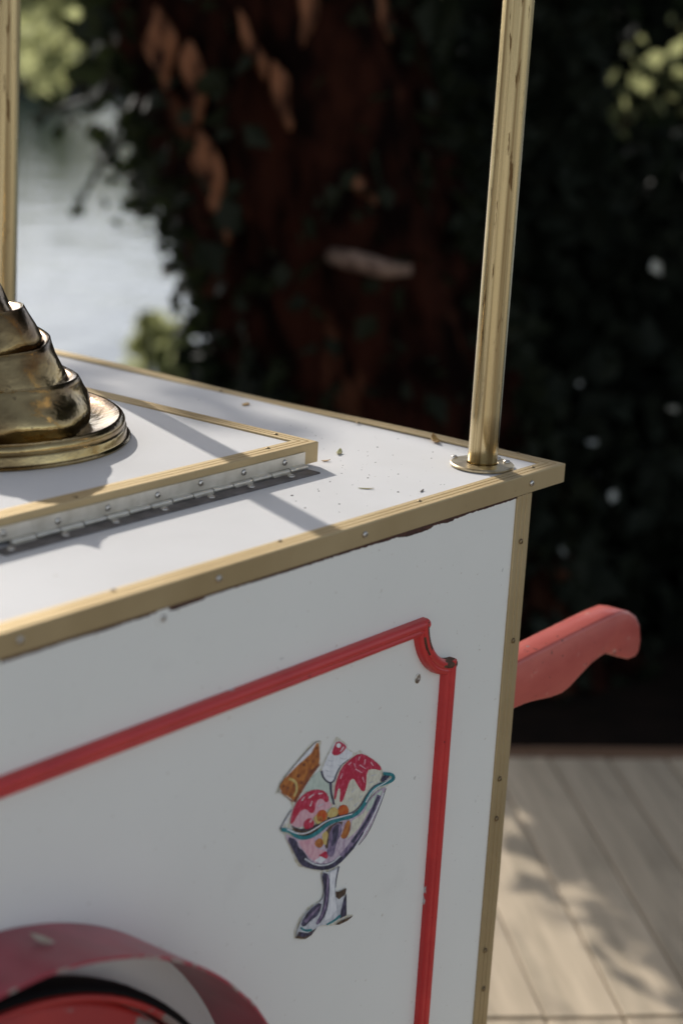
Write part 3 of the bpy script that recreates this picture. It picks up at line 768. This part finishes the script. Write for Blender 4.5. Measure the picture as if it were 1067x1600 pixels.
def trunk_surface(u, v, lift=.0):
    """point of the trunk's camera-side surface on the ray through u, v"""
    for k in range(60):
        q = at_range(u, v, 4.3 + k*.012); c = trunk_axis(q.z)
        if math.hypot(q.x-c.x, q.y-c.y) < .39 + lift: return q
    return None
def lit_bark_patch(u, v, w, h, tl=0.0):  # plate shaped like a patch of sunlight on the bark
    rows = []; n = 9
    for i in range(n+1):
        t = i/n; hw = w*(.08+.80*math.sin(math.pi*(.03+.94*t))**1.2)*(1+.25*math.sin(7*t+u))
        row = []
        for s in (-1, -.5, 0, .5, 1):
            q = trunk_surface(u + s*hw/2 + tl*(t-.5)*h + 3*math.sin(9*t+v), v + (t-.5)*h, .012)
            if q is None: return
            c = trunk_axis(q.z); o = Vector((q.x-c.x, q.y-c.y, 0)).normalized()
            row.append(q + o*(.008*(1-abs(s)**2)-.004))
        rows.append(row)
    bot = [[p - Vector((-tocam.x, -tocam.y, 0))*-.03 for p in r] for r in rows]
    build('lit_bark_patch', MB().rings([r + b[::-1] for r, b in zip(rows, bot)]), M['bark_lit'], trunk, True)
for a in ((484,15,44,120,-.15),(302,128,46,130,.15),(326,265,48,120,.3),(345,335,30,90,.3),(250,75,50,130,.1),(392,70,30,110,.4),(566,296,40,50,.8),(600,25,36,80,.2),(440,150,40,110,.2)): lit_bark_patch(*a)
# pale broken stub on the trunk
q0 = trunk_surface(520, 398); q1 = q0 + Vector((RIGHT.x, RIGHT.y, 0))*.18 + Vector((0,0,-.004))
M['pale_wood'] = mat('pale_broken_wood', (.20,.135,.10), .9, spec=.05, col2=(.08,.05,.038), scale=(30,30,30))
stub = MB().tube([q0 + tocam*.02, q0*.7+q1*.3+tocam*.10+Vector((0,0,.004)), q0*.3+q1*.7+tocam*.13-Vector((0,0,.004)), q1+tocam*.14], [.020,.024,.021,.012], 10)
build('broken_branch', stub, M['pale_wood'], tree, True)
# ivy round the trunk, heavier on its left edge and lower down
pts3 = []
for _ in range(5200):
    z = RNG.uniform(-.25, 2.1); a = RNG.uniform(0, 2*math.pi); c = trunk_axis(z)
    d = Vector((math.cos(a), math.sin(a), 0)); side = d.dot(tright); face = d.dot(tocam)
    pr = .13 + .40*max(0, -side-.55)*2 + .55*max(0, side-.2) + .35*max(0, 1.0-z)*max(0, face) + (.3 if face < -.2 else 0)
    if RNG.random() > pr: continue
    rr = .375 + abs(RNG.normal(0, .04)) + .20*math.exp(-(z+.3)/.28)
    pts3.append((c.x + rr*d.x, c.y + rr*d.y, z))
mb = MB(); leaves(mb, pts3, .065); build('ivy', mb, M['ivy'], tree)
# unseen crown added to darken the background, leaves cleared from the cart's sun path
lm = MB(); top = trunk_axis(3.25)
for dx, dy, dz in ((1.6,-.6,.4),(2.2,-1.6,.3),(1.6,1.0,.7),(.9,-.3,.6),(1.4,1.8,.8)):
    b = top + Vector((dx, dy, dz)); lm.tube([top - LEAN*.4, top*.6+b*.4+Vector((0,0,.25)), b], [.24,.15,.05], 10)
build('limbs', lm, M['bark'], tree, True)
cp = []
for c, r, n in (((3.4,2.4,3.1),(1.6,1.6,.8),7000),((4.4,1.2,3.0),(1.7,1.7,.8),7000),((4.2,3.9,3.6),(1.9,1.7,1.0),6000),((5.2,-.4,3.1),(1.7,1.7,.9),6000),((2.9,-.1,2.8),(1.1,1.1,.6),3500)):
    cp.append(clump_pts(c, r, n, 14))
cp = np.concatenate(cp)
def shadow_xy(P, z): t = (P[:, 2]-z)/SUN.z; return P[:, 0]-SUN.x*t, P[:, 1]-SUN.y*t
sx, sy = shadow_xy(cp, .9)
keep = ~((sx > -2.6) & (sx < .25) & (sy > -.5) & (sy < 1.2))
q_ = at_range(1015, 600, 6.2); hx, hy = shadow_xy(cp, 1.0)
keep &= np.hypot(hx-q_.x, hy-q_.y) > .62                # the gap that lets the sun onto the leaves at the hedge's end
gx_, gy_ = shadow_xy(cp, 0)
edge = (gx_ - 1.05) - (gy_ - .62)*.89                 # signed distance from the bright strip of deck
strip = (edge < .0) & (gy_ < 1.4) & (gy_ > -1.2)
keep &= ~(strip & (RNG.random(len(cp)) > .03))
mb = MB(); leaves(mb, cp[keep], .13); build('crown', mb, M['crown_leaf'], tree)

# a bough reaching out over the water: its leaves dapple the cart top and the deck
bp = []
for _ in range(60):
    g_ = Vector((RNG.uniform(-.22, .04), RNG.uniform(.28, .72), ZT)); bp.append(g_ + SUN*RNG.uniform(5.6, 7.2))
for _ in range(9):
    a_ = RNG.uniform(-.1, 1.0); b_ = abs(RNG.normal(0, .22))
    g_ = Vector((1.10 - .53*a_ - b_*.75, .70 - .60*a_ + b_*.66, 0)); bp.append(g_ + SUN*RNG.uniform(5.0, 6.6))
mb = MB(); leaves(mb, [tuple(q) for q in bp], .085)
cen = sum((Vector(q) for q in bp), Vector())/len(bp)
mb.tube([trunk_axis(3.0), trunk_axis(3.2)*.5+cen*.5+Vector((0,0,.3)), cen], [.10,.06,.02], 8)
build('bough', mb, M['crown_leaf'], tree)

# unseen lower crown added to throw shade up to the bright strip of deck
lp = []
for _ in range(1700):
    a_ = RNG.uniform(-.55, 1.5); o_ = RNG.uniform(.10, 1.35) + abs(RNG.normal(0, .035))
    g_ = Vector((1.118 - .503*a_ + .746*o_, .708 - .564*a_ - .666*o_, 0)); lp.append(tuple(g_ + SUN*RNG.uniform(4.4, 6.4)))
mb = MB(); leaves(mb, lp, .13); build('crown', mb, M['crown_leaf'], tree)

# leafy twigs hanging left of the trunk, dark against the water
def twig_spray(pl, n, size, m, w=.05):
    P = [Vector(q) for q in pl]; out = []
    for _ in range(n):
        t = RNG.uniform(0, len(P)-1); i = min(int(t), len(P)-2); q = P[i].lerp(P[i+1], t-i)
        out.append((q.x+RNG.normal(0, w), q.y+RNG.normal(0, w), q.z+RNG.normal(0, w)))
    mb = MB(); mb.tube(P, [.010]*(len(P)-1)+[.004], 6)
    leaves(mb, out, size); return mb
tw = [([(225,60),(205,140),(185,200),(165,250)], 24), ([(260,150),(240,220),(225,290),(222,330)], 34), ([(240,180),(190,225),(150,270),(125,320)], 18), ([(262,240),(268,330),(285,400),(300,460)], 70), ([(190,0),(170,40),(160,80)], 40), ([(160,150),(110,165),(70,178)], 26),
      ([(232,200),(228,270),(236,330)], 60)]
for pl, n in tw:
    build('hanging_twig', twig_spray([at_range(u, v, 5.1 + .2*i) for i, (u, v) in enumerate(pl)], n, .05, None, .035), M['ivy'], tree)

# a spray of the tree's leaves out in the sun, above the water
sl_ = []
for _ in range(150):
    k_ = RNG.integers(0, 4); cu, cv = ((45,60),(90,85),(70,118),(118,60))[k_]
    q = at_range(cu + RNG.normal(0, 24), cv + RNG.normal(0, 20), 7.0 + RNG.normal(0, .25)); sl_.append(tuple(q))
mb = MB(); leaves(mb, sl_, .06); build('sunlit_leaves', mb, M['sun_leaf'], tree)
mb = MB(); mb.tube([at_range(205, -40, 5.6), at_range(150, 20, 6.4), at_range(95, 70, 7.0), at_range(40, 100, 7.1)], [.016,.012,.008,.003], 6)
build('sunlit_twig', mb, M['bark'], tree)

# ---- dark shrubs on the bank right of the tree
def shrub(name, label, c, r, n, m, size=.085, lumps=12, group=None, stems=5, filt=None, parent_loc=None):
    z0 = terrain_h(c[0], c[1])
    e = tag(empty(name, (c[0], c[1], z0)), label, 'shrub', group)
    st = MB()
    for _ in range(stems):
        b = Vector((c[0]+RNG.normal(0,.12)*r[0], c[1]+RNG.normal(0,.12)*r[1], z0-.03)); t = Vector((c[0]+RNG.normal(0,.4)*r[0], c[1]+RNG.normal(0,.4)*r[1], c[2]+r[2]*RNG.uniform(.2,.8)))
        st.tube([b, b.lerp(t, .5)+Vector((RNG.normal(0,.06), RNG.normal(0,.06), .05)), t], [.025*max(1, r[2]*.8), .016, .006], 6)
    build('stems', st, M['bark'], e, True)
    P = clump_pts(c, r, n, lumps)
    P = P[P[:, 2] > z0-.02]
    if filt is not None: P = P[filt(P)]
    mb = MB(); leaves(mb, P, size); build('foliage', mb, m, e)
    return e
def sp_(u, r, z): q = at_range(u, 600, r); return (q.x, q.y, z)
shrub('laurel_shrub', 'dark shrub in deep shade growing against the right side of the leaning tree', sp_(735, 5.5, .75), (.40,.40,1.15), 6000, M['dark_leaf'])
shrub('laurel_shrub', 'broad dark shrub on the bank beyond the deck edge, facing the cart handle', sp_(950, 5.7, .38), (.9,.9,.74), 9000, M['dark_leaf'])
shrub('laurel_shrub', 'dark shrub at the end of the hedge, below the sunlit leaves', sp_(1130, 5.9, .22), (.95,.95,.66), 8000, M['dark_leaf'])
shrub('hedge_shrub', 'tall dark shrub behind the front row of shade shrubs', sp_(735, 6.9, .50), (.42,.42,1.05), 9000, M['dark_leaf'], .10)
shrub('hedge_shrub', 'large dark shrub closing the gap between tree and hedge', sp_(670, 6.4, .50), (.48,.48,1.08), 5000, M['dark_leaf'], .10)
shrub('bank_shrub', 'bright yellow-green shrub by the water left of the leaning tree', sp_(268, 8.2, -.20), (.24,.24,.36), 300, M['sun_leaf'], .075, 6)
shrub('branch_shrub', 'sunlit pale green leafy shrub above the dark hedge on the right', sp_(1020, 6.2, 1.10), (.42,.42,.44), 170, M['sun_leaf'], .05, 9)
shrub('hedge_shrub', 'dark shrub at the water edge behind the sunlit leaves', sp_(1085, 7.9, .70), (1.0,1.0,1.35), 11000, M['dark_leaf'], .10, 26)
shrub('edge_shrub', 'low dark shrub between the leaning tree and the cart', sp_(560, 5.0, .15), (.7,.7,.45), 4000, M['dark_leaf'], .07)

# near-white single leaves paint the glints and bright gaps in the hedge
M['glint_leaf'] = leaf_mat('glint_leaf', (.70,.70,.62), .3, (.5,.52,.4))
hp = [o for o in COL.objects if o.name.startswith('laurel_shrub')][1]
for (u, v, r) in ((1026,418,4.9),(932,741,4.8),(958,776,4.8),(880,860,4.7),(1050,640,4.9),(905,600,4.8),(925,690,4.8)):
    mb = MB(); q = at_range(u, v, r); leaves(mb, [tuple(q)], .030 if u > 920 else .024); build('glint_leaf', mb, M['glint_leaf'], hp)

# ---- far bank meadow and bushes
mw = MB(); ng = 40; rows_ = []
for i in range(ng+1):
    for j in range(ng+1):
        uu = 35.6 + 110*(i/ng)**1.6; vv = -70 + 140*j/ng
        x_ = CAMPOS.x + .78*uu - .625*vv; y_ = CAMPOS.y + .625*uu + .78*vv
        rows_.append((x_, y_, terrain_h(x_, y_) + .03))
mw.add(rows_, [(i*(ng+1)+j, i*(ng+1)+j+1, (i+1)*(ng+1)+j+1, (i+1)*(ng+1)+j) for i in range(ng) for j in range(ng)])
M['meadow'] = mat('meadow_grass', (.30,.30,.13), .9, spec=.05, col2=(.20,.22,.09), scale=(.4,.4,.4), bump=.8, bscale=(3,3,3), bdist=.2)
tag(build('meadow', mw, M['meadow'], smooth=True), kind='structure')
for k in range(9):
    u = (-190, -90, 0, 95, 190, 285, 930, 1035, 1140)[k] + RNG.uniform(-20, 20); r = RNG.uniform(35, 38)
    q = at_range(u, 150, r); h = RNG.uniform(1.2, 2.1)*(1, 1, .72, .8, .95, 1, 1, 1, 1)[k]
    shrub('bank_bush', 'sunlit green bush on the far bank of the river', (q.x, q.y, terrain_h(q.x, q.y)+h*.6), (1.7,1.7,h), 650, M['sun_leaf'], .20, 9, 'bushes along the far river bank', 3)
